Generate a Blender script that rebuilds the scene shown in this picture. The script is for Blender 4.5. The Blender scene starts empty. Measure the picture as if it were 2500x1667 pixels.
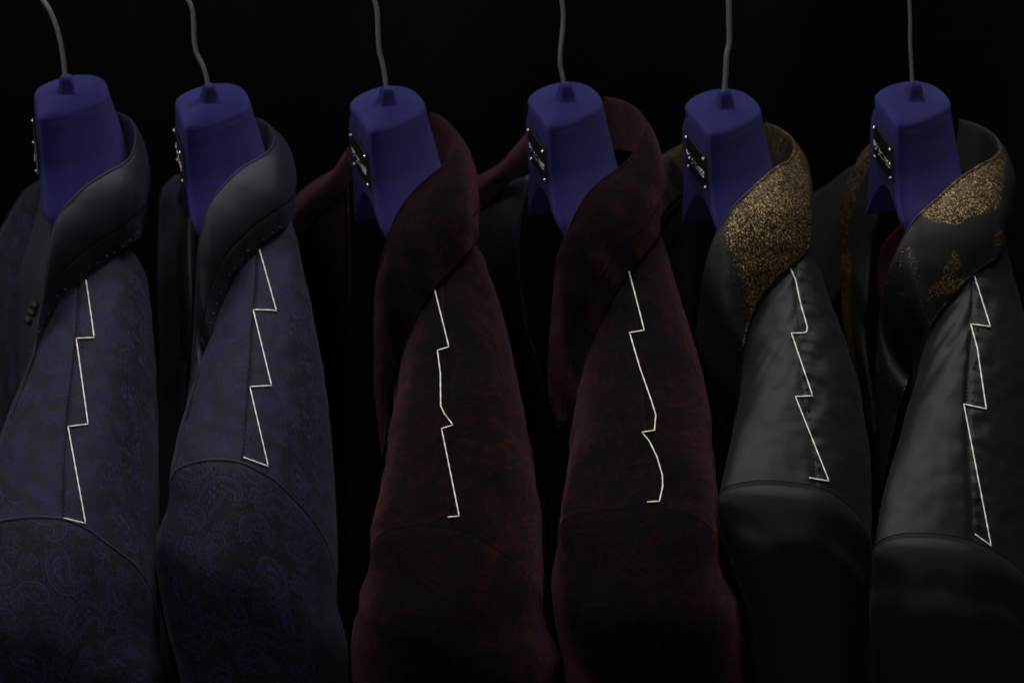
import bpy, bmesh, math, random
import numpy as np
from mathutils import Vector, Matrix
from mathutils.bvhtree import BVHTree

random.seed(7)
rng = np.random.default_rng(7)
SC = bpy.context.scene
COL = SC.collection
R = math.radians

# ------------------------------------------------------------------ camera
Z0 = 1.50                                   # height of the hanger tops
CAM = np.array([0.0, -1.023, Z0 + 0.4555])
PITCH = R(30.0)
FPX = 5720.0                                # focal length in photo pixels
cam_d = bpy.data.cameras.new("camera")
cam_d.sensor_width = 36.0
cam_d.lens = FPX / 2500.0 * 36.0
cam_d.clip_start = 0.05
cam_d.clip_end = 50.0
cam_d.dof.use_dof = True
cam_d.dof.focus_distance = 1.035
cam_d.dof.aperture_fstop = 8.0
cam = bpy.data.objects.new("camera", cam_d)
COL.objects.link(cam)
cam.location = CAM
cam.rotation_euler = (math.pi / 2 - PITCH, 0, 0)
SC.camera = cam

# ------------------------------------------------------------------ world, overhead lamp and added fills
w = bpy.data.worlds.new("World")
SC.world = w
w.use_nodes = True
w.node_tree.nodes["Background"].inputs[0].default_value = (0.8, 0.85, 1.0, 1)
w.node_tree.nodes["Background"].inputs[1].default_value = 0.016


def area(name, loc, target, sx, sy, energy, color):
    d = bpy.data.lights.new(name, 'AREA')
    d.shape = 'RECTANGLE'
    d.size, d.size_y = sx, sy
    d.energy = energy
    d.color = color
    o = bpy.data.objects.new(name, d)
    COL.objects.link(o)
    o.location = loc
    v = Vector(target) - Vector(loc)
    o.rotation_euler = v.to_track_quat('-Z', 'Y').to_euler()
    return o


area("overhead_lamp", (0.08, 0.24, Z0 + 1.0), (0.0, -0.10, Z0 - 0.1), 0.8, 0.25, 15.5, (1.0, 0.985, 0.97))
area("front_fill", (-0.35, -1.9, Z0 + 0.95), (0.0, -0.15, Z0 - 0.15), 0.6, 0.6, 9.0, (0.97, 0.98, 1.0))  # added fill with no known source, brightens the sleeves facing the camera
area("left_fill", (-1.75, 0.10, Z0 + 0.75), (0.0, -0.05, Z0 - 0.1), 0.6, 0.6, 8.5, (1.0, 0.985, 0.98))  # unseen fill added on the left to brighten left-facing sides

SC.view_settings.view_transform = 'Standard'
SC.view_settings.look = 'None'
SC.view_settings.exposure = 0.0
SC.view_settings.gamma = 1.0
SC.view_settings.use_curve_mapping = False
SC.render.engine = 'CYCLES'

# ------------------------------------------------------------------ photo pixel + depth -> point
CP, SP = math.cos(PITCH), math.sin(PITCH)


def ray(px, py):
    a = (np.asarray(px, float) - 1250.0) / FPX
    b = (833.5 - np.asarray(py, float)) / FPX
    a, b = np.broadcast_arrays(a, b)
    return np.stack([a, b * SP + CP, b * CP - SP], -1)


def P(px, py, Y):
    d = ray(px, py)
    t = (np.asarray(Y, float) - CAM[1]) / d[..., 1]
    return CAM + d * t[..., None]


def proj(p):
    q = np.asarray(p) - CAM
    dep = q[..., 1] * CP - q[..., 2] * SP
    up = q[..., 1] * SP + q[..., 2] * CP
    return 1250 + q[..., 0] / dep * FPX, 833.5 - up / dep * FPX


# depth of the shoulder line for a given photo row: the shoulder slopes down and towards the viewer
_prof = np.array([[0.01, -0.022], [-0.03, -0.030], [-0.052, -0.046], [-0.075, -0.060], [-0.135, -0.090], [-0.195, -0.120], [-0.23, -0.14]])
_q = np.linspace(0, 1, 200)
_pi = np.stack([np.interp(_q, np.linspace(0, 1, len(_prof)), _prof[:, k]) for k in (0, 1)], -1)
_pp = proj(np.stack([np.zeros(200), _pi[:, 0], Z0 + _pi[:, 1]], -1))[1]


def ridgeY(py):
    return np.interp(py, _pp, _pi[:, 0])


# ------------------------------------------------------------------ numeric helpers
def spline(pts, n):
    """centripetal-ish cubic through control points (k, d) -> (n, d), chord parameter"""
    pts = np.asarray(pts, float)
    k = len(pts)
    if k == 2:
        return pts[0] + (pts[1] - pts[0]) * np.linspace(0, 1, n)[:, None]
    d = np.sqrt(np.maximum(np.linalg.norm(np.diff(pts[:, :3], axis=0), axis=1), 1e-6))
    t = np.concatenate([[0], np.cumsum(d)])
    h = np.diff(t)
    sl = np.diff(pts, axis=0) / h[:, None]
    m = np.empty_like(pts)
    m[1:-1] = (sl[:-1] * h[1:, None] + sl[1:] * h[:-1, None]) / (h[:-1] + h[1:])[:, None]
    m[0] = sl[0]; m[-1] = sl[-1]
    q = np.linspace(0, t[-1], n)
    i = np.clip(np.searchsorted(t, q, side='right') - 1, 0, k - 2)
    u = ((q - t[i]) / h[i])[:, None]
    hh = h[i][:, None]
    return ((2 * u**3 - 3 * u**2 + 1) * pts[i] + (u**3 - 2 * u**2 + u) * hh * m[i]
            + (-2 * u**3 + 3 * u**2) * pts[i + 1] + (u**3 - u**2) * hh * m[i + 1])


def cinterp(x, xs, ys):
    """smooth monotone-parameter cubic interpolation of a table of rows"""
    xs = np.asarray(xs, float); ys = np.asarray(ys, float)
    one = ys.ndim == 1
    if one: ys = ys[:, None]
    h = np.diff(xs); sl = np.diff(ys, axis=0) / h[:, None]
    m = np.empty_like(ys)
    m[1:-1] = (sl[:-1] + sl[1:]) / 2; m[0] = sl[0]; m[-1] = sl[-1]
    x = np.clip(np.asarray(x, float), xs[0], xs[-1])
    i = np.clip(np.searchsorted(xs, x, side='right') - 1, 0, len(xs) - 2)
    u = ((x - xs[i]) / h[i])[:, None]; hh = h[i][:, None]
    r = ((2 * u**3 - 3 * u**2 + 1) * ys[i] + (u**3 - 2 * u**2 + u) * hh * m[i]
         + (-2 * u**3 + 3 * u**2) * ys[i + 1] + (u**3 - u**2) * hh * m[i + 1])
    return r[:, 0] if one else r


def sstep(x, a, b):
    t = np.clip((x - a) / (b - a), 0, 1)
    return t * t * (3 - 2 * t)


_perm = rng.permutation(256)
_grad = rng.normal(size=(256, 2)); _grad /= np.linalg.norm(_grad, axis=1)[:, None]


def noise2(x, y):
    xi = np.floor(x).astype(int); yi = np.floor(y).astype(int)
    xf = x - xi; yf = y - yi

    def g(ix, iy, fx, fy):
        v = _grad[_perm[(_perm[ix & 255] + iy) & 255]]
        return v[..., 0] * fx + v[..., 1] * fy
    u = xf**3 * (xf * (xf * 6 - 15) + 10); v = yf**3 * (yf * (yf * 6 - 15) + 10)
    a = g(xi, yi, xf, yf); b = g(xi + 1, yi, xf - 1, yf)
    c = g(xi, yi + 1, xf, yf - 1); d = g(xi + 1, yi + 1, xf - 1, yf - 1)
    return (a + (b - a) * u) * (1 - v) + (c + (d - c) * u) * v


# ------------------------------------------------------------------ object helpers
def link(o, parent=None):
    COL.objects.link(o)
    if parent is not None:
        o.parent = parent
    return o


def empty(name, loc, rz=0.0):
    o = bpy.data.objects.new(name, None)
    o.empty_display_size = 0.02
    o.location = loc
    o.rotation_euler = (0, 0, rz)
    return link(o)


def root_of(o):
    while o.parent is not None:
        o = o.parent
    return o


def w2l(parent):
    if parent is None:
        return Matrix.Identity(4)
    r = root_of(parent)
    return (Matrix.Translation(r.location) @ r.rotation_euler.to_matrix().to_4x4()).inverted()


def mesh_obj(name, verts, faces, mat, parent=None, smooth=True, local=False):
    v = np.asarray(verts, float)
    if parent is not None and not local:
        M = np.array(w2l(parent))
        v = v @ M[:3, :3].T + M[:3, 3]
    me = bpy.data.meshes.new(name)
    me.from_pydata(v.tolist(), [], [tuple(f) for f in faces])
    me.update()
    if smooth:
        me.polygons.foreach_set("use_smooth", [True] * len(me.polygons))
    me.materials.append(mat)
    return link(bpy.data.objects.new(name, me), parent)


def grid_faces(nr, nc, flip=False, wrap=False):
    i = np.arange(nr - 1)[:, None]; j = np.arange(nc if wrap else nc - 1)[None, :]
    a = i * nc + j; b = i * nc + (j + 1) % nc
    f = np.stack([a, b, b + nc, a + nc], -1).reshape(-1, 4)
    return f[:, ::-1] if flip else f


def normals(G):
    du = np.gradient(G, axis=1); dv = np.gradient(G, axis=0)
    n = np.cross(du, dv)
    l = np.linalg.norm(n, axis=-1, keepdims=True)
    n = n / np.maximum(l, 1e-12)
    return n


def grid_obj(name, G, mat, parent, pat=None, uv=None, thick=0.0, wrap=False):
    nr, nc = G.shape[:2]
    M = np.array(w2l(parent))
    v = G.reshape(-1, 3) @ M[:3, :3].T + M[:3, 3]
    F = grid_faces(nr, nc, wrap=wrap)
    me = bpy.data.meshes.new(name)
    me.vertices.add(len(v)); me.vertices.foreach_set("co", v.ravel())
    me.loops.add(F.size); me.loops.foreach_set("vertex_index", F.ravel().astype(np.int32))
    me.polygons.add(len(F)); me.polygons.foreach_set("loop_start", np.arange(0, F.size, 4, dtype=np.int32))
    me.update(calc_edges=True)
    me.polygons.foreach_set("use_smooth", np.ones(len(F), dtype=bool))
    if uv is not None:
        l = me.uv_layers.new(name="UVMap")
        l.data.foreach_set("uv", uv.reshape(-1, 2)[F.ravel()].ravel())
    if pat is not None:
        a = me.attributes.new("pattern", 'FLOAT', 'POINT')
        a.data.foreach_set("value", pat.ravel().astype(np.float32))
    me.materials.append(mat)
    o = link(bpy.data.objects.new(name, me), parent)
    if thick:
        m = o.modifiers.new("thickness", 'SOLIDIFY'); m.thickness = thick; m.offset = 0
    return o


def bvh(G):
    nr, nc = G.shape[:2]
    return BVHTree.FromPolygons([tuple(p) for p in G.reshape(-1, 3)], [tuple(int(k) for k in f) for f in grid_faces(nr, nc)])


def cast(trees, px, py):
    d = Vector(ray(px, py)).normalized()
    best = None
    for t in trees:
        h = t.ray_cast(Vector(CAM), d)
        if h[0] is not None and (best is None or h[3] < best[1]):
            best = (np.array(h[0]), h[3])
    return None if best is None else best[0]


def tube(path, r, n=8, caps=True):
    path = np.asarray(path, float)
    k = len(path)
    t = np.gradient(path, axis=0); t /= np.maximum(np.linalg.norm(t, axis=1, keepdims=True), 1e-12)
    up = np.array([0.0, 1.0, 0.2]); up /= np.linalg.norm(up)
    a = np.cross(t, up); a /= np.maximum(np.linalg.norm(a, axis=1, keepdims=True), 1e-9)
    b = np.cross(t, a)
    ang = np.linspace(0, 2 * math.pi, n, endpoint=False)
    rr = np.broadcast_to(np.asarray(r, float), (k,))
    V = path[:, None] + rr[:, None, None] * (np.cos(ang)[None, :, None] * a[:, None] + np.sin(ang)[None, :, None] * b[:, None])
    F = [tuple(f) for f in grid_faces(k, n, wrap=True)]
    if caps:
        F.append(tuple(range(n - 1, -1, -1))); F.append(tuple((k - 1) * n + i for i in range(n)))
    return V.reshape(-1, 3), F


def blob(c, r, seg=8, ring=5, M=None):
    """small ellipsoid; r = 3 radii; M optional 3x3 axes"""
    V = [np.array([0, 0, 1.0])]
    for i in range(1, ring):
        th = math.pi * i / ring
        for j in range(seg):
            ph = 2 * math.pi * j / seg
            V.append(np.array([math.sin(th) * math.cos(ph), math.sin(th) * math.sin(ph), math.cos(th)]))
    V.append(np.array([0, 0, -1.0]))
    V = np.array(V) * np.asarray(r)
    if M is not None:
        V = V @ np.asarray(M)
    V = V + c
    F = []
    for j in range(seg):
        F.append((0, 1 + j, 1 + (j + 1) % seg))
        for i in range(ring - 2):
            a = 1 + i * seg + j; b = 1 + i * seg + (j + 1) % seg
            F.append((a, a + seg, b + seg, b))
        a = 1 + (ring - 2) * seg
        F.append((len(V) - 1, a + (j + 1) % seg, a + j))
    return V, F


def join(parts):
    V, F, n = [], [], 0
    for v, f in parts:
        V.append(v); F += [tuple(int(k) + n for k in q) for q in f]; n += len(v)
    return np.concatenate(V), F


def tag(o, label=None, cat=None, group=None, kind=None):
    if label: o["label"] = label
    if cat: o["category"] = cat
    if group: o["group"] = group
    if kind: o["kind"] = kind
    return o


# ------------------------------------------------------------------ materials
def mat_new(name):
    m = bpy.data.materials.new(name)
    m.use_nodes = True
    nt = m.node_tree
    return m, nt, nt.nodes["Principled BSDF"]


def N(nt, typ, **kw):
    n = nt.nodes.new(typ)
    for k, v in kw.items():
        setattr(n, k, v)
    return n


def setp(b, **kw):
    names = dict(color="Base Color", rough="Roughness", metal="Metallic", spec="Specular IOR Level", sheen="Sheen Weight",
                 srough="Sheen Roughness", stint="Sheen Tint", aniso="Anisotropic", coat="Coat Weight", crough="Coat Roughness")
    for k, v in kw.items():
        b.inputs[names[k]].default_value = (*v, 1) if isinstance(v, tuple) else v


def add_bump(nt, b, h_socket, strength, dist, prev=None):
    n = N(nt, 'ShaderNodeBump')
    n.inputs['Strength'].default_value = strength
    n.inputs['Distance'].default_value = dist
    nt.links.new(h_socket, n.inputs['Height'])
    if prev is not None:
        nt.links.new(prev, n.inputs['Normal'])
    nt.links.new(n.outputs['Normal'], b.inputs['Normal'])
    return n.outputs['Normal']


def tex_noise(nt, scale, detail=4.0, rough=0.6, dist=0.0, vec=None):
    n = N(nt, 'ShaderNodeTexNoise')
    n.inputs['Scale'].default_value = scale
    n.inputs['Detail'].default_value = detail
    n.inputs['Roughness'].default_value = rough
    n.inputs['Distortion'].default_value = dist
    if vec is not None:
        nt.links.new(vec, n.inputs['Vector'])
    return n


def ramp(nt, fac, stops):
    n = N(nt, 'ShaderNodeValToRGB')
    e = n.color_ramp.elements
    while len(e) < len(stops):
        e.new(0.5)
    for k, (p, c) in enumerate(stops):
        e[k].position = p
        e[k].color = (*c, 1) if len(c) == 3 else c
    nt.links.new(fac, n.inputs['Fac'])
    return n


def mixc(nt, fac, a, b):
    n = N(nt, 'ShaderNodeMix', data_type='RGBA')
    if isinstance(fac, float): n.inputs[0].default_value = fac
    else: nt.links.new(fac, n.inputs[0])
    for s, v in ((n.inputs[6], a), (n.inputs[7], b)):
        if isinstance(v, tuple): s.default_value = (*v, 1)
        else: nt.links.new(v, s)
    return n.outputs[2]


def obj_coord(nt, scale=(1, 1, 1), rot=(0, 0, 0)):
    t = N(nt, 'ShaderNodeTexCoord')
    m = N(nt, 'ShaderNodeMapping')
    m.inputs['Scale'].default_value = scale
    m.inputs['Rotation'].default_value = rot
    nt.links.new(t.outputs['Object'], m.inputs['Vector'])
    return m.outputs['Vector']


def m_flock():
    m, nt, b = mat_new("blue_flocking")
    n = tex_noise(nt, 900, 3, 0.8)
    n2 = tex_noise(nt, 55, 3, 0.6)
    c = ramp(nt, n.outputs['Fac'], [(0.40, (0.0070, 0.0062, 0.040)), (0.62, (0.0330, 0.0300, 0.158))])
    c2 = mixc(nt, n2.outputs['Fac'], (0.0175, 0.0158, 0.086), c.outputs['Color'])
    nt.links.new(c2, b.inputs['Base Color'])
    setp(b, rough=0.95, spec=0.03, sheen=0.30, srough=0.22, stint=(0.26, 0.25, 0.60))
    add_bump(nt, b, n.outputs['Fac'], 0.9, 0.0009)
    return m


def m_paisley():
    m, nt, b = mat_new("navy_paisley_jacquard")
    a = N(nt, 'ShaderNodeAttribute', attribute_name="pattern")
    n = tex_noise(nt, 1500, 3, 0.7)
    g = tex_noise(nt, 26, 3, 0.55)
    c = ramp(nt, a.outputs['Fac'], [(0.0, (0.0075, 0.0074, 0.0085)), (0.45, (0.0150, 0.0150, 0.0300)), (1.0, (0.0250, 0.0250, 0.110))])
    warm = ramp(nt, a.outputs['Fac'], [(0.0, (0.0085, 0.0082, 0.0084)), (0.5, (0.0195, 0.0187, 0.0250)), (1.0, (0.0255, 0.0248, 0.090))])
    gr = ramp(nt, g.outputs['Fac'], [(0.45, (0, 0, 0)), (0.62, (1, 1, 1))])
    c1 = mixc(nt, gr.outputs['Color'], c.outputs['Color'], warm.outputs['Color'])
    dk = mixc(nt, 0.55, c1, (0.004, 0.004, 0.006))
    nr = ramp(nt, n.outputs['Fac'], [(0.36, (0, 0, 0)), (0.6, (1, 1, 1))])
    c3 = mixc(nt, nr.outputs['Color'], dk, c1)
    nt.links.new(c3, b.inputs['Base Color'])
    setp(b, spec=0.07, sheen=0.06, srough=0.45, stint=(0.50, 0.50, 0.68))
    r = N(nt, 'ShaderNodeMapRange')
    r.inputs[3].default_value = 0.52; r.inputs[4].default_value = 0.68
    nt.links.new(a.outputs['Fac'], r.inputs[0]); nt.links.new(r.outputs[0], b.inputs['Roughness'])
    add_bump(nt, b, n.outputs['Fac'], 0.35, 0.0003)
    return m


def m_satin_collar():
    m, nt, b = mat_new("black_satin")
    n = tex_noise(nt, 45, 3, 0.5)
    f = tex_noise(nt, 1400, 2, 0.6)
    c = ramp(nt, n.outputs['Fac'], [(0.3, (0.0072, 0.0074, 0.0115)), (0.7, (0.0096, 0.0100, 0.0160))])
    nt.links.new(c.outputs['Color'], b.inputs['Base Color'])
    setp(b, rough=0.47, spec=0.26, sheen=0.04, srough=0.35, stint=(0.5, 0.58, 0.85))
    b.inputs['Specular Tint'].default_value = (0.80, 0.83, 1.0, 1)
    add_bump(nt, b, f.outputs['Fac'], 0.4, 0.0003)
    return m


def m_wine():
    m, nt, b = mat_new("wine_marbled_velvet")
    v = obj_coord(nt, (1, 1, 1))
    d = tex_noise(nt, 14, 2, 0.5, 0.0, v)
    mx = N(nt, 'ShaderNodeMix', data_type='VECTOR')
    mx.inputs[0].default_value = 0.10
    nt.links.new(v, mx.inputs[4]); nt.links.new(d.outputs['Color'], mx.inputs[5])
    n = tex_noise(nt, 78, 5.0, 0.70, 2.6, mx.outputs[1])
    c = ramp(nt, n.outputs['Fac'], [(0.30, (0.14, 0.08, 0.11)), (0.42, (0.20, 0.10, 0.15)), (0.46, (0.18, 0.13, 0.33)), (0.50, (0.20, 0.08, 0.11)),
                                    (0.55, (0.50, 0.125, 0.13)), (0.60, (0.74, 0.17, 0.16)), (0.66, (0.36, 0.11, 0.12)), (0.74, (0.15, 0.08, 0.11))])
    f = tex_noise(nt, 1200, 2, 0.7)
    fr = ramp(nt, f.outputs['Fac'], [(0.3, (0.35, 0.35, 0.35)), (0.65, (1, 1, 1))])
    mu = N(nt, 'ShaderNodeMix', data_type='RGBA', blend_type='MULTIPLY')
    mu.inputs[0].default_value = 1.0
    nt.links.new(c.outputs['Color'], mu.inputs[6]); nt.links.new(fr.outputs['Color'], mu.inputs[7])
    dark = N(nt, 'ShaderNodeMix', data_type='RGBA', blend_type='MULTIPLY')
    dark.inputs[0].default_value = 1.0; dark.inputs[7].default_value = (0.0165, 0.0160, 0.0160, 1)
    nt.links.new(mu.outputs[2], dark.inputs[6])
    nt.links.new(dark.outputs[2], b.inputs['Base Color'])
    st = N(nt, 'ShaderNodeMix', data_type='RGBA', blend_type='MULTIPLY')
    st.inputs[0].default_value = 1.0; st.inputs[7].default_value = (0.34, 0.34, 0.34, 1)
    lift = mixc(nt, 0.30, mu.outputs[2], (0.34, 0.165, 0.17))
    nt.links.new(lift, st.inputs[6])
    nt.links.new(st.outputs[2], b.inputs['Sheen Tint'])
    setp(b, rough=0.85, spec=0.06, sheen=0.9, srough=0.34)
    p = add_bump(nt, b, n.outputs['Fac'], 0.3, 0.0008)
    add_bump(nt, b, f.outputs['Fac'], 0.5, 0.0005, p)
    return m


def m_charcoal():
    m, nt, b = mat_new("charcoal_satin")
    f = tex_noise(nt, 1500, 2, 0.7)
    g = tex_noise(nt, 30, 3, 0.5)
    c = ramp(nt, f.outputs['Fac'], [(0.35, (0.0042, 0.0042, 0.0047)), (0.65, (0.0115, 0.0115, 0.0126))])
    c2 = mixc(nt, g.outputs['Fac'], (0.0090, 0.0090, 0.0099), c.outputs['Color'])
    nt.links.new(c2, b.inputs['Base Color'])
    setp(b, rough=0.40, spec=0.15, sheen=0.02, srough=0.35, stint=(0.8, 0.8, 0.85))
    r2 = N(nt, 'ShaderNodeMapRange')
    r2.inputs[1].default_value = 0.3; r2.inputs[2].default_value = 0.7; r2.inputs[3].default_value = 0.05; r2.inputs[4].default_value = 0.17
    nt.links.new(f.outputs['Fac'], r2.inputs[0]); nt.links.new(r2.outputs[0], b.inputs['Specular IOR Level'])
    add_bump(nt, b, f.outputs['Fac'], 0.30, 0.0003)
    return m


def m_gold_collar():
    """black satin with gold lurex areas (attribute pattern 0..1)"""
    m, nt, b = mat_new("black_and_gold_brocade")
    a = N(nt, 'ShaderNodeAttribute', attribute_name="pattern")
    v = obj_coord(nt, (1, 1, 1), (0.4, 0.3, 0.6))
    vo = N(nt, 'ShaderNodeTexVoronoi', feature='F1')
    vo.inputs['Scale'].default_value = 2200
    nt.links.new(v, vo.inputs['Vector'])
    sep = N(nt, 'ShaderNodeSeparateColor')
    nt.links.new(vo.outputs['Color'], sep.inputs[0])
    big = tex_noise(nt, 120, 3, 0.6)
    # ragged edge of the woven area: attribute + noise > 0.5, and a per-thread random hit
    ad = N(nt, 'ShaderNodeMath', operation='MULTIPLY_ADD')
    nt.links.new(big.outputs['Fac'], ad.inputs[0]); ad.inputs[1].default_value = 0.7
    nt.links.new(a.outputs['Fac'], ad.inputs[2])
    ad2 = N(nt, 'ShaderNodeMath', operation='MULTIPLY_ADD')
    nt.links.new(sep.outputs[0], ad2.inputs[0]); ad2.inputs[1].default_value = 0.30
    nt.links.new(ad.outputs[0], ad2.inputs[2])
    area_m = N(nt, 'ShaderNodeMapRange')
    area_m.inputs[1].default_value = 0.95; area_m.inputs[2].default_value = 1.05
    nt.links.new(ad2.outputs[0], area_m.inputs[0])
    th = N(nt, 'ShaderNodeMath', operation='GREATER_THAN')
    nt.links.new(sep.outputs[1], th.inputs[0]); th.inputs[1].default_value = 0.24
    mask = N(nt, 'ShaderNodeMath', operation='MULTIPLY')
    nt.links.new(area_m.outputs[0], mask.inputs[0]); nt.links.new(th.outputs[0], mask.inputs[1])
    gold = ramp(nt, sep.outputs[2], [(0.0, (0.017, 0.012, 0.007)), (0.5, (0.064, 0.043, 0.020)), (1.0, (0.20, 0.135, 0.060))])
    darkc = mixc(nt, area_m.outputs[0], (0.0125, 0.0125, 0.0132), (0.010, 0.008, 0.006))
    c = mixc(nt, mask.outputs[0], darkc, gold.outputs['Color'])
    nt.links.new(c, b.inputs['Base Color'])
    mt = N(nt, 'ShaderNodeMath', operation='MULTIPLY'); mt.inputs[1].default_value = 0.72
    nt.links.new(mask.outputs[0], mt.inputs[0]); nt.links.new(mt.outputs[0], b.inputs['Metallic'])
    setp(b, rough=0.55, spec=0.18)
    # every thread glints in its own direction
    geo = N(nt, 'ShaderNodeNewGeometry')
    sub = N(nt, 'ShaderNodeVectorMath', operation='SUBTRACT')
    nt.links.new(vo.outputs['Color'], sub.inputs[0]); sub.inputs[1].default_value = (0.5, 0.5, 0.5)
    sc = N(nt, 'ShaderNodeVectorMath', operation='SCALE')
    nt.links.new(sub.outputs[0], sc.inputs[0])
    ms = N(nt, 'ShaderNodeMath', operation='MULTIPLY'); ms.inputs[1].default_value = 0.75
    nt.links.new(mask.outputs[0], ms.inputs[0]); nt.links.new(ms.outputs[0], sc.inputs['Scale'])
    add = N(nt, 'ShaderNodeVectorMath', operation='ADD')
    nt.links.new(geo.outputs['Normal'], add.inputs[0]); nt.links.new(sc.outputs[0], add.inputs[1])
    nor = N(nt, 'ShaderNodeVectorMath', operation='NORMALIZE')
    nt.links.new(add.outputs[0], nor.inputs[0])
    f = tex_noise(nt, 1300, 2, 0.6)
    bm = N(nt, 'ShaderNodeBump'); bm.inputs['Strength'].default_value = 0.15; bm.inputs['Distance'].default_value = 0.0003
    nt.links.new(f.outputs['Fac'], bm.inputs['Height']); nt.links.new(nor.outputs[0], bm.inputs['Normal'])
    nt.links.new(bm.outputs[0], b.inputs['Normal'])
    return m


def m_plain(name, color, rough=0.6, metal=0.0, spec=0.4, bump=0.0, scale=800, **kw):
    m, nt, b = mat_new(name)
    n = tex_noise(nt, scale, 3, 0.6)
    c = mixc(nt, n.outputs['Fac'], tuple(k * 0.75 for k in color), tuple(min(1, k * 1.2) for k in color))
    nt.links.new(c, b.inputs['Base Color'])
    setp(b, rough=rough, metal=metal, spec=spec, **kw)
    if bump:
        add_bump(nt, b, n.outputs['Fac'], bump, 0.0004)
    return m


M = dict(flock=m_flock(), paisley=m_paisley(), satin=m_satin_collar(), wine=m_wine(), charcoal=m_charcoal(), brocade=m_gold_collar(),
         thread=m_plain("white_basting_thread", (0.80, 0.76, 0.66), 0.8, bump=0.4, scale=3000),
         steel=m_plain("brushed_steel", (0.97, 0.94, 0.85), 0.40, 1.0, scale=300),
         chrome=m_plain("chrome", (0.95, 0.94, 0.88), 0.24, 1.0),
         plate=m_plain("black_lacquer", (0.006, 0.006, 0.005), 0.35, 0.0, 0.4),
         dark_thread=m_plain("black_sewing_thread", (0.003, 0.003, 0.004), 0.9, spec=0.1),
         navy_thread=m_plain("navy_sewing_thread", (0.030, 0.030, 0.055), 0.6, bump=0.3),
         lining=m_plain("black_lining", (0.006, 0.006, 0.0065), 0.5, bump=0.1),
         red_lining=m_plain("dark_red_lining", (0.035, 0.009, 0.008), 0.5, bump=0.1),
         bronze=m_plain("dull_bronze", (0.05, 0.046, 0.038), 0.5, 0.6),
         curtain=m_plain("black_cloth", (0.0030, 0.0030, 0.0032), 0.95, spec=0.02, bump=0.4, scale=60))


# ------------------------------------------------------------------ backdrop: a black cloth hanging behind
def backdrop():
    x = np.linspace(-1.6, 1.6, 260); z = np.linspace(0.2, 3.2, 90)
    X, Z = np.meshgrid(x, z)
    Y = 0.75 + 0.05 * noise2(X * 5 + 3, Z * 0.7) + 0.03 * noise2(X * 11, Z * 1.2 + 9) + 0.02 * noise2(X * 3, Z * 3)
    o = grid_obj("backdrop", np.stack([X, Y, Z], -1), M['curtain'], None)
    tag(o, "black cloth hanging in soft folds behind the jackets", "backdrop", kind="structure")




backdrop()

# ------------------------------------------------------------------ hangers
CM = 0.01


def rrect(L, tl, tr, radii, n=24, Lf=None):
    """rounded rectangle in (t, s); radii: near-left, near-right, far-right, far-left"""
    Lf = L if Lf is None else Lf
    nl, nr_, fr, fl = radii
    pts = []
    for (cx, cy, r, a0) in ((tl + nl, L - nl, nl, 180), (tr - nr_, L - nr_, nr_, 90), (tr - fr, -Lf + fr, fr, 0), (tl + fl, -Lf + fl, fl, -90)):
        for k in range(n):
            a = R(a0 - 90 * k / (n - 1))
            pts.append((cx + r * math.cos(a), cy + r * math.sin(a)))
    return np.array(pts)


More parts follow.
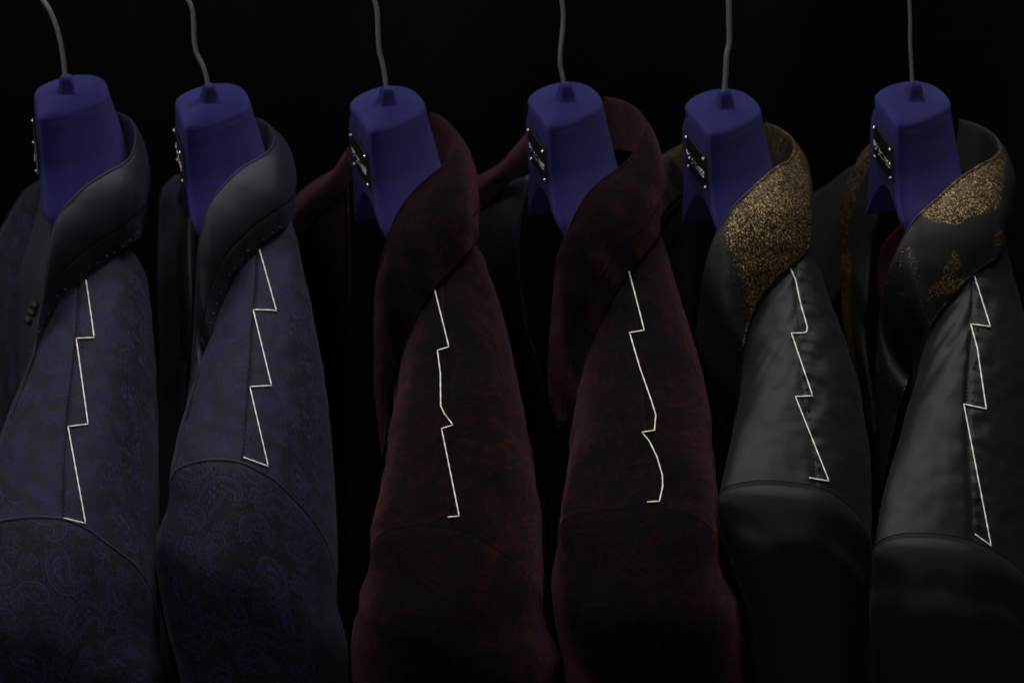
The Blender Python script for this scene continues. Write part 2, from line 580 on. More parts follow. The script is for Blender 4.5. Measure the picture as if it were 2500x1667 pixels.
def hanger_body_mesh():
    lev = np.array([  # z, near length, t left, t right, corner scale, far length
        [0.00, 1.82, -1.36, 1.70, 0.88, 2.35], [-0.06, 1.97, -1.48, 1.84, 0.95, 2.48], [-0.20, 2.08, -1.56, 1.92, 1.0, 2.56], [-0.45, 2.15, -1.60, 1.96, 1.0, 2.20],
        [-1.20, 2.36, -1.62, 2.12, 1.0, 2.60], [-2.5, 2.85, -1.64, 2.42, 1.0, 2.5], [-3.3, 3.50, -1.64, 2.60, 1.0, 2.2], [-4.1, 4.5, -1.60, 2.65, 1.0, 2.2],
        [-5.3, 4.9, -0.90, 1.6, 0.7, 2.2], [-7.0, 5.5, -0.50, 1.2, 0.4, 2.2], [-9.5, 7.5, -0.5, 1.0, 0.4, 2.2], [-12.6, 10.0, -0.5, 0.8, 0.35, 2.2]])
    zs = np.concatenate([np.linspace(0, -0.5, 9), np.linspace(-0.7, -4.6, 26), np.linspace(-5, -12.6, 20)])
    T = np.stack([np.interp(-zs, -lev[:, 0], lev[:, k]) for k in range(1, 6)], -1)
    # soften the profile
    for _ in range(2):
        T[8:-1] = 0.25 * T[7:-2] + 0.5 * T[8:-1] + 0.25 * T[9:]
    base = np.array([(-1.58, 1.70), (-1.40, 2.02), (-1.05, 2.10), (-0.45, 1.95), (0.16, 1.62), (0.96, 1.10), (1.60, 0.56), (1.92, -0.10), (1.95, -0.85), (1.78, -1.60), (1.31, -2.10), (0.42, -2.20),
                     (-0.66, -1.76), (-1.35, -1.15), (-1.57, -0.70), (-1.58, 0.5), (-1.58, 1.70)])
    plan = spline(base, 121)[:-1]
    V = []
    for z, (L, tl, tr, c, Lf) in zip(zs, T):
        t, s_ = plan[:, 0], plan[:, 1]
        tle = np.where(s_ < 0.9, -1.62 if z < -1 else tl, tl)
        tt = np.where(t < 0, t / 1.58 * -tle, t / 1.95 * tr)
        ss = s_ + (L - 2.10) * sstep(s_, -0.4, 1.0) - (Lf - 2.2) * sstep(-s_, -0.2, 1.2)
        V.append(np.stack([tt - 0.010 * ss**2, -ss, np.full(len(tt), z)], -1))
    n = len(V[0])
    ring = V[0]
    cen = np.array([0, 0, 0.0])
    tops = [cen + (ring - cen) * np.array([k, k, 1]) + np.array([0, 0, 0.32 * (1 - k * k)]) for k in (0.93, 0.7, 0.4)]
    V = tops[::-1] + V
    A = np.array(V)
    k = len(A)
    F = [tuple(f) for f in grid_faces(k, n, wrap=True)]
    F = [f[::-1] for f in F]
    F.append(tuple(range(n)))
    F.append(tuple((k - 1) * n + i for i in range(n - 1, -1, -1)))
    me = bpy.data.meshes.new("hanger_body")
    me.from_pydata((A.reshape(-1, 3) * CM).tolist(), [], F)
    me.update()
    bm = bmesh.new(); bm.from_mesh(me); bmesh.ops.recalc_face_normals(bm, faces=bm.faces); bm.to_mesh(me); bm.free()
    # arch cut out of the underside
    arch = [(-7.6, -14), (-7.4, -6.4), (-4.0, -6.35), (-1.9, -6.3), (-0.75, -6.1), (-0.35, -5.5), (0.05, -4.8), (0.55, -4.15), (1.0, -3.70), (1.55, -3.48), (2.1, -3.42), (2.6, -3.50),
            (3.2, -3.75), (3.8, -4.15), (4.3, -4.85), (5.0, -7.0), (7.0, -10.0), (9.5, -12.8), (9.7, -14)]
    arch = spline(np.array(arch), 90)
    cv, cf = [], []
    for t in (-6.0, 6.0):
        for s, z in arch:
            cv.append((t * CM, -s * CM, z * CM))
    m = len(arch)
    for i in range(m):
        j = (i + 1) % m
        cf.append((i, j, m + j, m + i))
    cf.append(tuple(range(m - 1, -1, -1))); cf.append(tuple(range(m, 2 * m)))
    cm = bpy.data.meshes.new("arch_cutter"); cm.from_pydata(cv, [], cf); cm.update()
    bm = bmesh.new(); bm.from_mesh(cm); bmesh.ops.recalc_face_normals(bm, faces=bm.faces); bm.to_mesh(cm); bm.free()
    a = bpy.data.objects.new("tmp_a", me); c = bpy.data.objects.new("tmp_c", cm)
    COL.objects.link(a); COL.objects.link(c)
    mod = a.modifiers.new("cut", 'BOOLEAN'); mod.operation = 'DIFFERENCE'; mod.object = c; mod.solver = 'EXACT'
    dg = bpy.context.evaluated_depsgraph_get()
    res = bpy.data.meshes.new_from_object(a.evaluated_get(dg))
    bpy.data.objects.remove(a); bpy.data.objects.remove(c)
    res.name = "hanger_body"
    res.materials.clear(); res.materials.append(M['flock'])
    res.polygons.foreach_set("use_smooth", [True] * len(res.polygons))
    bm = bmesh.new(); bm.from_mesh(res)
    for e in bm.edges:
        if len(e.link_faces) == 2 and e.calc_face_angle(0) > R(48):
            e.smooth = False
    bm.to_mesh(res); bm.free()
    return res


HB = hanger_body_mesh()


def local_mesh(name, V, F, mat, smooth=True):
    me = bpy.data.meshes.new(name)
    me.from_pydata(np.asarray(V).tolist(), [], [tuple(int(k) for k in f) for f in F])
    me.update()
    me.polygons.foreach_set("use_smooth", [smooth] * len(me.polygons))
    me.materials.append(mat)
    return me


# socket: tapered boss with rounded square plan
def socket_mesh():
    V = []
    for z, r in ((0.10, 0.56), (0.24, 0.44), (0.50, 0.37), (0.75, 0.31), (0.90, 0.26), (0.95, 0.20), (0.92, 0.13)):
        q = rrect(r * 1.05, -r, r, (r * 0.55,) * 4, 6)
        V.append(np.stack([q[:, 0], -q[:, 1], np.full(len(q), z + 0.08)], -1))
    A = np.array(V) * CM
    k, n = A.shape[:2]
    F = [tuple(f)[::-1] for f in grid_faces(k, n, wrap=True)] + [tuple((k - 1) * n + i for i in range(n - 1, -1, -1))]
    return local_mesh("hook_socket", A.reshape(-1, 3), F, M['flock'])


# name plate: parallelogram lying on the front face, corners in (s, depth below the top)
PL = np.array([(-0.40, 1.12), (2.22, 1.16), (2.80, 2.66), (0.02, 2.68)])
PT = -1.66


def plate_pt(u, v, out=0.0):
    a = PL[0] * (1 - u) * (1 - v) + PL[1] * u * (1 - v) + PL[2] * u * v + PL[3] * (1 - u) * v
    s, d = a
    return np.array([PT - 0.010 * s * s - out, -s, -d]) * CM


def plate_mesh():
    V = []
    for o, e in ((0.0, 0.0), (0.07, 0.0), (0.10, 0.02)):
        for (u, v) in ((0, 0), (1, 0), (1, 1), (0, 1)):
            uu = e + u * (1 - 2 * e); vv = e + v * (1 - 2 * e)
            V.append(plate_pt(uu, vv, o))
    F = []
    for k in (0, 4):
        for i in range(4):
            j = (i + 1) % 4
            F.append((k + i, k + j, k + 4 + j, k + 4 + i))
    F.append((8, 9, 10, 11)); F.append((3, 2, 1, 0))
    return local_mesh("name_plate", V, F, M['plate'], smooth=False)


# beaded raised lettering: bead places read off the clearest plate (its four corners in the enlargement)
_z = dict(TL=(130, 100), TR=(605, 615), BL=(185, 770))
_beads = [(172, 440, 1.0), (180, 480, 1.0), (188, 520, .9), (230, 515, 1.0), (265, 568, .7), (222, 600, 1.0), (320, 625, 1.1), (322, 655, 1.0), (312, 715, 1.1), (375, 695, 1.1), (408, 735, .7),
          (367, 775, 1.1), (418, 815, 1.0), (428, 845, 1.0), (475, 800, .9), (480, 835, .8), (520, 850, 1.0), (492, 890, 1.2), (555, 885, 1.0), (538, 918, 1.0), (508, 942, 1.0), (605, 930, 1.0), (610, 960, .9),
          (553, 970, 1.1), (592, 1015, 1.1)]


def letter_mesh():
    A = np.array([[_z['TR'][0] - _z['TL'][0], _z['BL'][0] - _z['TL'][0]], [_z['TR'][1] - _z['TL'][1], _z['BL'][1] - _z['TL'][1]]], float)
    parts = []
    for x, y, k in _beads:
        u, v = np.linalg.solve(A, np.array([x - _z['TL'][0], y - _z['TL'][1]], float))
        u = 0.03 + 0.94 * u
        parts.append(blob(plate_pt(u, v * 0.97, 0.105), np.array([0.045, 0.046 * k, 0.046 * k]) * CM, 8, 6))
    V, F = join(parts)
    return local_mesh("lettering", V, F, M['chrome'])


def rivet_mesh():
    V, F = blob(np.zeros(3), np.array([0.07, 0.085, 0.085]) * CM, 10, 7)
    return local_mesh("rivet", V, F, M['chrome'])


SOCK, PLATE, LETT, RIV = socket_mesh(), plate_mesh(), letter_mesh(), rivet_mesh()
HANG = [  # socket foot in the photo, yaw, wire path in the photo
    ((166, 234), 12.0, [(160, 204), (157, 165), (152, 128), (144, 88), (133, 53), (119, 22), (101, -4)], 0.115),
    ((514, 256), 14.5, [(508, 210), (503, 185), (495, 160), (480, 131), (474, 95), (473, 65), (469, 22), (456, -6)], 0.11),
    ((946, 263), 20.0, [(943, 215), (939, 185), (934, 157), (926, 125), (923, 80), (921, 33), (917, 12), (911, -6)], 0.115),
    ((1381, 253), 17.0, [(1377, 213), (1373, 185), (1368, 163), (1368, 130), (1372, 90), (1375, 54), (1374, 20), (1370, -6)], 0.11),
    ((1768, 270), 17.0, [(1768, 233), (1771, 190), (1775, 130), (1780, 108), (1780, 60), (1779, 0), (1778, -10)], 0.13),
    ((2230, 251), 11.5, [(2227, 212), (2226, 180), (2224, 141), (2222, 108), (2222, 50), (2220, 0), (2220, -10)], 0.09)]
HLAB = ["blue flocked hanger in the leftmost navy jacket, its name plate seen edge-on",
        "blue flocked hanger holding the second jacket from the left, beside the wine jacket",
        "blue flocked hanger in the left wine-red velvet jacket, third from the left",
        "blue flocked hanger in the right wine-red velvet jacket, fourth from the left",
        "blue flocked hanger in the jacket with the wide gold collar, plate fully visible",
        "blue flocked hanger at far right, above the collar with scattered gold patches"]
hangers = []
for k, ((hx, hy), yaw, wire, wr) in enumerate(HANG):
    # all hooks hang on one line: same height, a touch nearer or farther
    d = ray(hx, hy)
    t = (Z0 - CAM[2]) / d[2]
    c = CAM + d * t
    h = empty("coat_hanger", tuple(c), R(yaw))
    tag(h, HLAB[k], "hanger", "blue flocked hangers along the rail")
    body = link(bpy.data.objects.new("hanger_body", HB), h)
    link(bpy.data.objects.new("hook_socket", SOCK), body)
    pl = link(bpy.data.objects.new("name_plate", PLATE), h)
    link(bpy.data.objects.new("lettering", LETT), pl)
    for (u, v) in ((0.035, 0.09), (0.945, 0.09), (0.945, 0.91), (0.06, 0.93)):
        r_ = link(bpy.data.objects.new("rivet", RIV), pl)
        r_.location = plate_pt(u, v, 0.11)
    pts = [P(x, y, c[1] + 0.0005) for x, y in wire]
    pts = [np.array([c[0], c[1], Z0 + 0.003]) * 0.5 + pts[0] * 0.5 - np.array([0, 0, 0.004])] + pts
    last = pts[-1]; dirn = pts[-1] - pts[-2]; dirn /= np.linalg.norm(dirn)
    last = last + dirn * 0.012
    pts.append(last)
    for a in range(20, 221, 20):               # the crook, over the rail and down behind
        pts.append(last + np.array([0.004 * math.sin(R(a)), 0.021 * (1 - math.cos(R(a))), 0.021 * math.sin(R(a))]))
    V, F = tube(spline(np.array(pts), 90), wr * CM, 12)
    mesh_obj("hook", V, F, M['steel'], h)
    hangers.append((h, c))


# ------------------------------------------------------------------ woven pattern: paisley, in cloth centimetres
class Paisley:
    def __init__(self, seed):
        r = np.random.default_rng(seed)
        self.tile = (6.4, 7.4)
        self.m = []
        spots = [(1.0, 1.1, 2.5, 0.4, 1), (4.0, 0.9, 2.3, 2.2, -1), (2.4, 3.0, 2.9, 1.2, -1), (5.4, 3.1, 2.4, 4.2, 1), (0.7, 4.8, 2.3, 3.3, -1),
                 (3.9, 5.2, 2.9, 5.3, 1), (2.1, 6.6, 2.1, 0.2, 1), (5.8, 6.4, 2.2, 2.7, -1)]
        for x, y, L, a, sg in spots:
            self.m.append((x + r.uniform(-.2, .2), y + r.uniform(-.2, .2), L, a, sg, r.integers(0, 3)))
        self.f = [(2.6, 0.5, .62), (5.5, 1.6, .55), (0.2, 2.9, .55), (4.1, 2.4, .45), (2.2, 4.7, .5), (5.7, 4.7, .6), (0.4, 6.3, .55), (4.0, 6.9, .5), (1.3, 3.8, .35), (2.9, 1.7, .35)]

    def __call__(self, X, Y):
        T = self.tile
        sh = X.shape
        X = X / 0.86; Y = Y / 0.86
        wx = X + 0.12 * noise2(X * 0.8, Y * 0.8); wy = Y + 0.12 * noise2(X * 0.8 + 7, Y * 0.8 + 3)
        x = wx.ravel(); y = wy.ravel()
        # ground: soft scrolling vine lines
        n1 = noise2(x * 1.1 + 5, y * 1.1) + 0.5 * noise2(x * 2.3, y * 2.3 + 4)
        out = 0.14 + 0.55 * np.exp(-((np.abs((n1 * 4.2) % 1 - .5) - .12) / .055)**2) * sstep(noise2(x * .6, y * .6 + 2), -.15, .25)
        # speckle blossoms
        sp = noise2(x * 4.6, y * 4.6)
        out = np.maximum(out, 0.65 * sstep(sp, .28, .38))

        def wrap(cx, cy):
            return ((x - cx + T[0] / 2) % T[0]) - T[0] / 2, ((y - cy + T[1] / 2) % T[1]) - T[1] / 2
        for cx, cy, r in self.f:
            dx, dy = wrap(cx, cy)
            rho = np.hypot(dx, dy) / r; th = np.arctan2(dy, dx)
            pet = 0.72 + 0.25 * np.abs(np.cos(2.5 * th + cx))
            d = rho - pet
            ins = d < 0
            v = 0.25 + 0.55 * np.exp(-((d + .06) / .06)**2) + 0.5 * np.exp(-((rho - .28) / .08)**2) + 0.25 * (np.cos(10 * th) > .3) * (rho > .4)
            out = np.where(ins, v, out)
            out = np.where((d > 0) & (d < .13), 0.02, out)
        for cx, cy, L, a, sg, kind in self.m:
            dx, dy = wrap(cx, cy)
            near = np.hypot(dx, dy) < L * 0.8
            if not near.any():
                continue
            px, py = dx[near], dy[near]
            ca, sa = math.cos(a), math.sin(a)
            u = (px * ca + py * sa) / L; v = (-px * sa + py * ca) / L * sg
            # spine: fat bulb that curls over into a thin hook
            q = np.linspace(0, 1, 26)
            ang = -0.5 + 3.9 * q**1.5
            st = 0.052 * (1 - 0.45 * q)
            sx = -0.30 + np.cumsum(np.cos(ang) * st); sy = -0.12 + np.cumsum(np.sin(ang) * st)
            sr = 0.235 * np.clip(1 - q, 0, 1)**0.75 + 0.016
            sr *= np.clip(0.7 + q * 3, 0, 1)
            d = np.full(u.shape, 9.0); arg = np.zeros(u.shape)
            for k in range(len(q)):
                e = np.hypot(u - sx[k], v - sy[k]) - sr[k]
                b = e < d
                d = np.where(b, e, d); arg = np.where(b, q[k], arg)
            d *= L                                     # cm, negative inside
            o = out[near]
            th = np.arctan2(v + .1, u + .2)
            val = np.full(d.shape, 0.06)
            val = np.maximum(val, 1.0 * np.exp(-((d + 0.06) / 0.05)**2))                     # outline
            val = np.maximum(val, 0.75 * np.exp(-((d + 0.20) / 0.035)**2))                       # second line
            bead = np.cos(th * 26 + arg * 30) > 0.1
            val = np.maximum(val, 0.7 * bead * np.exp(-((d + 0.31) / 0.06)**2))                # bead row
            core = d < -0.40
            if kind == 0:
                cv = 0.45 + 0.45 * (noise2(u * 16 + cx, v * 16) > 0.05)
            elif kind == 1:
                cv = 0.15 + 0.8 * (np.hypot(((u * 9) % 1) - .5, ((v * 9) % 1) - .5) < .3)
            else:
                cv = 0.30 + 0.5 * (np.cos(d * 60) > .2)
            val = np.where(core, cv, val)
            ins = d < 0
            o = np.where(ins, val, o)
            o = np.where((d >= 0) & (d < .07), 0.02, o)
            sc = (np.cos(th * 30) > 0)
            o = np.where((d >= .07) & (d < .14), np.maximum(o * .5, 0.8 * sc), o)
            out[near] = o
        return np.clip(out, 0, 1).reshape(sh)


PAIS = Paisley(3)


def cloth_uv(G):
    """running length along rows and columns, in cm"""
    du = np.concatenate([np.zeros((G.shape[0], 1)), np.cumsum(np.linalg.norm(np.diff(G, axis=1), axis=-1), 1)], 1)
    dv = np.concatenate([np.zeros((1, G.shape[1])), np.cumsum(np.linalg.norm(np.diff(G, axis=0), axis=-1), 0)], 0)
    mid = G.shape[1] // 2
    du = du - du[:, mid:mid + 1]
    return np.stack([du, np.broadcast_to(dv[:, mid:mid + 1], du.shape)], -1) * 100


# ------------------------------------------------------------------ jackets
JK = []
JK.append(dict(
    st=[(560, 205, 120, 110, 338, 150), (700, 190, 100, 110, 352, 200), (830, 180, 55, 115, 372, 240), (980, 150, 0, 95, 382, 270), (1130, 115, -45, 70, 386, 300)],
    arch=[(-75, 1310), (0, 1273), (45, 1265), (77, 1262), (120, 1263), (155, 1267), (210, 1289), (249, 1317), (288, 1345), (332, 1381), (365, 1430), (385, 1500), (390, 1570)],
    seam=[(200, 560), (197, 640), (192, 705), (183, 845), (166, 994), (155, 1160), (155, 1266)],
    sl=[(-75, 1310), (-92, 1400), (-98, 1500), (-100, 1800)], sr=[(390, 1500), (402, 1530), (415, 1585), (421, 1667), (426, 1800)],
    thread=[(210, 684), (230, 824), (186, 826), (215, 1035), (166, 1041), (209, 1277), (156, 1264)],
    ribs=[(268, 272, .045, 330, 420, .05), (300, 281, .022, 350, 470, .025), (328, 302, .0, 353, 530, -.005), (334, 340, -.018, 350, 572, -.03), (323, 380, -.032, 325, 595, -.055), (303, 402, -.040, 290, 619, -.07),
          (262, 425, -.045, 250, 645, -.08), (217, 453, -.050, 217, 669, -.09), (178, 487, -.054, 187, 697, -.095), (148, 522, -.058, 160, 718, -.098), (128, 560, -.062, 138, 745, -.10), (118, 610, -.066, 118, 782, -.10),
          (110, 670, -.07, 103, 815, -.10), (97, 750, -.075, 85, 862, -.10), (75, 860, -.08, 60, 930, -.10), (35, 985, -.088, 28, 1012, -.10)]))
JK.append(dict(
    st=[(480, 630, 540, 100, 712, 120), (610, 625, 525, 125, 726, 150), (750, 610, 502, 120, 757, 200), (880, 590, 460, 100, 788, 260), (1000, 565, 432, 85, 806, 330)],
    arch=[(412, 1185), (425, 1155), (442, 1140), (470, 1130), (514, 1122), (570, 1125), (597, 1132), (664, 1168), (719, 1218), (760, 1265), (795, 1320), (815, 1390), (822, 1450)],
    seam=[(630, 480), (627, 618), (623, 704), (619, 748), (613, 837), (610, 911), (600, 1038), (593, 1130)],
    sl=[(412, 1185), (395, 1220), (383, 1287), (382, 1353), (393, 1436), (425, 1547), (449, 1667), (465, 1800)], sr=[(822, 1400), (838, 1480), (849, 1574), (852, 1667), (854, 1800)],
    thread=[(633, 608), (675, 759), (664, 757), (618, 756), (663, 941), (610, 944), (655, 1138), (595, 1116)],
    ribs=[(622, 290, .045, 690, 400, .05), (646, 297, .022, 715, 430, .025), (667, 320, .0, 720, 480, -.005), (672, 350, -.018, 716, 540, -.03), (656, 374, -.03, 690, 562, -.05), (628, 392, -.037, 655, 588, -.06),
          (588, 416, -.043, 628, 610, -.07), (550, 452, -.048, 592, 648, -.08), (520, 488, -.052, 566, 682, -.085), (500, 530, -.056, 547, 724, -.09), (486, 585, -.06, 530, 767, -.09), (478, 660, -.065, 515, 815, -.092),
          (474, 750, -.07, 499, 855, -.092), (471, 830, -.073, 486, 900, -.092), (464, 920, -.076, 471, 955, -.092), (450, 1016, -.082, 453, 1022, -.095)]))
JK.append(dict(
    st=[(560, 1090, 990, 110, 1165, 120), (690, 1070, 980, 125, 1195, 150), (840, 1065, 965, 130, 1243, 180), (990, 1060, 945, 120, 1275, 220), (1140, 1050, 925, 90, 1308, 250)],
    arch=[(903, 1345), (919, 1315), (949, 1292), (1021, 1281), (1110, 1289), (1159, 1306), (1198, 1331), (1259, 1375), (1295, 1410), (1318, 1445), (1326, 1480)],
    seam=[(1085, 560), (1085, 720), (1092, 850), (1095, 1000), (1098, 1150), (1102, 1288)],
    sl=[(903, 1345), (882, 1386), (871, 1436), (876, 1480), (863, 1519), (857, 1574), (861, 1667), (866, 1800)], sr=[(1326, 1440), (1347, 1485), (1362, 1546), (1370, 1602), (1375, 1667), (1378, 1800)],
    thread=[(1061, 707), (1096, 847), (1068, 855), (1075, 911), (1076, 991), (1085, 1010), (1106, 1037), (1078, 1046), (1121, 1259), (1094, 1262)],
    ribs=[(1050, 276, .045, 1110, 420, .05), (1081, 289, .022, 1150, 470, .025), (1110, 316, .0, 1163, 530, -.005), (1118, 350, -.018, 1166, 585, -.03), (1105, 385, -.030, 1148, 610, -.055), (1080, 412, -.038, 1115, 648, -.07),
          (1035, 448, -.044, 1080, 685, -.08), (995, 488, -.049, 1055, 714, -.09), (965, 535, -.054, 1032, 746, -.095), (945, 585, -.058, 1012, 785, -.10), (928, 645, -.062, 993, 830, -.10), (917, 700, -.066, 978, 875, -.10),
          (912, 770, -.069, 968, 925, -.10), (911, 850, -.072, 958, 975, -.10), (915, 960, -.076, 946, 1045, -.10), (930, 1108, -.085, 934, 1115, -.10)]))
JK.append(dict(
    st=[(520, 1550, 1440, 110, 1612, 120), (660, 1540, 1425, 130, 1640, 130), (800, 1540, 1412, 130, 1690, 150), (950, 1550, 1396, 120, 1726, 170), (1100, 1556, 1382, 90, 1745, 150)],
    arch=[(1362, 1300), (1366, 1280), (1380, 1264), (1436, 1250), (1519, 1242), (1601, 1239), (1684, 1256), (1725, 1280), (1748, 1305), (1755, 1335)],
    seam=[(1545, 520), (1545, 690), (1565, 820), (1575, 960), (1585, 1100), (1592, 1240)],
    sl=[(1362, 1300), (1352, 1330), (1346, 1353), (1344, 1408), (1356, 1491), (1374, 1580), (1382, 1667), (1388, 1800)], sr=[(1755, 1335), (1772, 1364), (1797, 1425), (1813, 1491), (1826, 1574), (1834, 1667), (1840, 1800)],
    thread=[(1536, 664), (1573, 806), (1537, 812), (1563, 900), (1590, 977), (1601, 1012), (1598, 1050), (1567, 1055), (1585, 1076), (1604, 1115), (1617, 1159), (1618, 1187), (1610, 1223), (1580, 1225)],
    ribs=[(1478, 239, .045, 1560, 400, .05), (1525, 250, .022, 1600, 450, .025), (1565, 276, .0, 1608, 500, -.005), (1580, 315, -.018, 1611, 570, -.03), (1562, 358, -.030, 1590, 602, -.055), (1540, 392, -.038, 1562, 638, -.07),
          (1505, 420, -.044, 1536, 666, -.08), (1465, 448, -.049, 1512, 698, -.09), (1430, 485, -.054, 1490, 736, -.095), (1400, 535, -.058, 1470, 775, -.10), (1376, 592, -.062, 1452, 812, -.10), (1358, 640, -.066, 1437, 848, -.10),
          (1350, 720, -.069, 1424, 890, -.10), (1343, 800, -.072, 1414, 930, -.10), (1339, 930, -.076, 1400, 990, -.10), (1366, 1024, -.085, 1382, 1030, -.10)]))
JK.append(dict(
    st=[(520, 1930, 1790, 100, 1972, 100), (650, 1932, 1800, 120, 1990, 130), (800, 1940, 1812, 120, 2054, 160), (930, 1935, 1799, 90, 2092, 180), (1060, 1915, 1777, 70, 2118, 170)],
    arch=[(1755, 1225), (1757, 1207), (1772, 1190), (1810, 1178), (1871, 1172), (1927, 1176), (1982, 1184), (2026, 1201), (2070, 1234), (2104, 1270), (2120, 1309), (2126, 1345)],
    seam=[(1942, 520), (1943, 650), (1945, 720), (1949, 828), (1954, 911), (1965, 1021), (1985, 1099), (1992, 1187)],
    sl=[(1755, 1225), (1761, 1298), (1777, 1345), (1804, 1425), (1822, 1491), (1835, 1574), (1843, 1667), (1850, 1800)], sr=[(2126, 1345), (2121, 1380), (2114, 1436), (2114, 1519), (2116, 1574), (2118, 1667), (2120, 1800)],
    thread=[(1930, 655), (1942, 683), (1955, 743), (1971, 798), (1970, 809), (1963, 813), (1932, 813), (1984, 966), (1942, 968), (2024, 1174), (1976, 1166)],
    ribs=[(1868, 302, .045, 1915, 420, .05), (1905, 315, .022, 1955, 450, .025), (1938, 342, .0, 1970, 520, -.005), (1944, 368, -.016, 1973, 590, -.03), (1928, 396, -.029, 1968, 616, -.055), (1904, 408, -.036, 1935, 648, -.07),
          (1868, 436, -.042, 1904, 672, -.08), (1828, 472, -.047, 1876, 704, -.085), (1790, 510, -.052, 1852, 738, -.09), (1757, 557, -.057, 1836, 772, -.092), (1735, 605, -.061, 1824, 810, -.093), (1718, 665, -.065, 1816, 850, -.094),
          (1707, 740, -.069, 1809, 890, -.094), (1699, 840, -.072, 1802, 940, -.094), (1716, 930, -.076, 1795, 990, -.094), (1756, 1030, -.085, 1778, 1050, -.094)]))
JK.append(dict(
    st=[(540, 2380, 2240, 100, 2458, 100), (680, 2376, 2260, 120, 2475, 130), (830, 2368, 2235, 120, 2510, 160), (990, 2345, 2200, 80, 2530, 190), (1150, 2300, 2158, 60, 2538, 200)],
    arch=[(2134, 1350), (2138, 1330), (2153, 1317), (2181, 1306), (2231, 1300), (2286, 1302), (2347, 1312), (2386, 1325), (2441, 1353), (2500, 1400), (2530, 1440), (2545, 1500)],
    seam=[(2378, 540), (2378, 660), (2374, 740), (2369, 846), (2362, 938), (2363, 1077), (2372, 1215), (2376, 1322)],
    sl=[(2134, 1350), (2126, 1385), (2121, 1436), (2121, 1519), (2123, 1574), (2125, 1667), (2127, 1800)], sr=[(2545, 1500), (2565, 1600), (2570, 1800)],
    thread=[(2379, 674), (2418, 797), (2370, 791), (2386, 850), (2408, 998), (2353, 986), (2420, 1332), (2380, 1303)],
    ribs=[(2345, 294, .045, 2410, 420, .05), (2395, 310, .022, 2445, 450, .025), (2435, 338, .0, 2458, 520, -.005), (2446, 370, -.016, 2460, 600, -.03), (2424, 392, -.029, 2440, 628, -.055), (2388, 411, -.036, 2413, 645, -.07),
          (2340, 443, -.042, 2377, 671, -.08), (2292, 486, -.047, 2345, 702, -.085), (2250, 522, -.052, 2318, 734, -.09), (2220, 557, -.057, 2292, 768, -.094), (2196, 602, -.061, 2270, 800, -.096), (2172, 660, -.065, 2252, 835, -.097),
          (2152, 730, -.069, 2235, 872, -.098), (2140, 850, -.072, 2216, 930, -.098), (2141, 1000, -.076, 2188, 1020, -.098), (2148, 1190, -.09, 2153, 1195, -.1)]))

KIND = ['navy', 'navy', 'wine', 'wine', 'gold', 'gold']
CLOTH = dict(navy='paisley', wine='wine', gold='charcoal')
COLLAR = dict(navy='satin', wine='wine', gold='brocade')
JLAB = ["leftmost navy paisley jacket, cut by the left edge of the photo, black satin collar",
        "navy paisley jacket with black satin collar, wholly in view beside the wine jacket",
        "wine-red marbled velvet jacket next to the navy ones, thread ending in a short foot",
        "wine-red marbled velvet jacket next to the charcoal ones, with a curving white thread",
        "charcoal satin jacket whose collar is almost wholly woven in gold",
        "rightmost charcoal satin jacket, black collar with scattered gold patches"]


OUT_R = [[(600, 345), (800, 375), (1000, 385), (1300, 388), (1500, 390)],
         [(600, 722), (618, 726), (726, 751), (845, 776), (966, 796), (1077, 807), (1187, 819), (1270, 824)],
         [(596, 1165), (651, 1178), (705, 1200), (775, 1222), (846, 1243), (993, 1272), (1104, 1297), (1215, 1311), (1325, 1322), (1425, 1326)],
         [(575, 1612), (651, 1628), (721, 1650), (803, 1680), (872, 1703), (960, 1722), (1065, 1736), (1132, 1742), (1242, 1752), (1298, 1755)],
         [(600, 1974), (678, 1993), (759, 2022), (800, 2044), (883, 2074), (983, 2098), (1077, 2115), (1187, 2126), (1281, 2128)],
         [(600, 2457), (727, 2479), (786, 2500), (900, 2525), (1000, 2540), (1400, 2545)]]


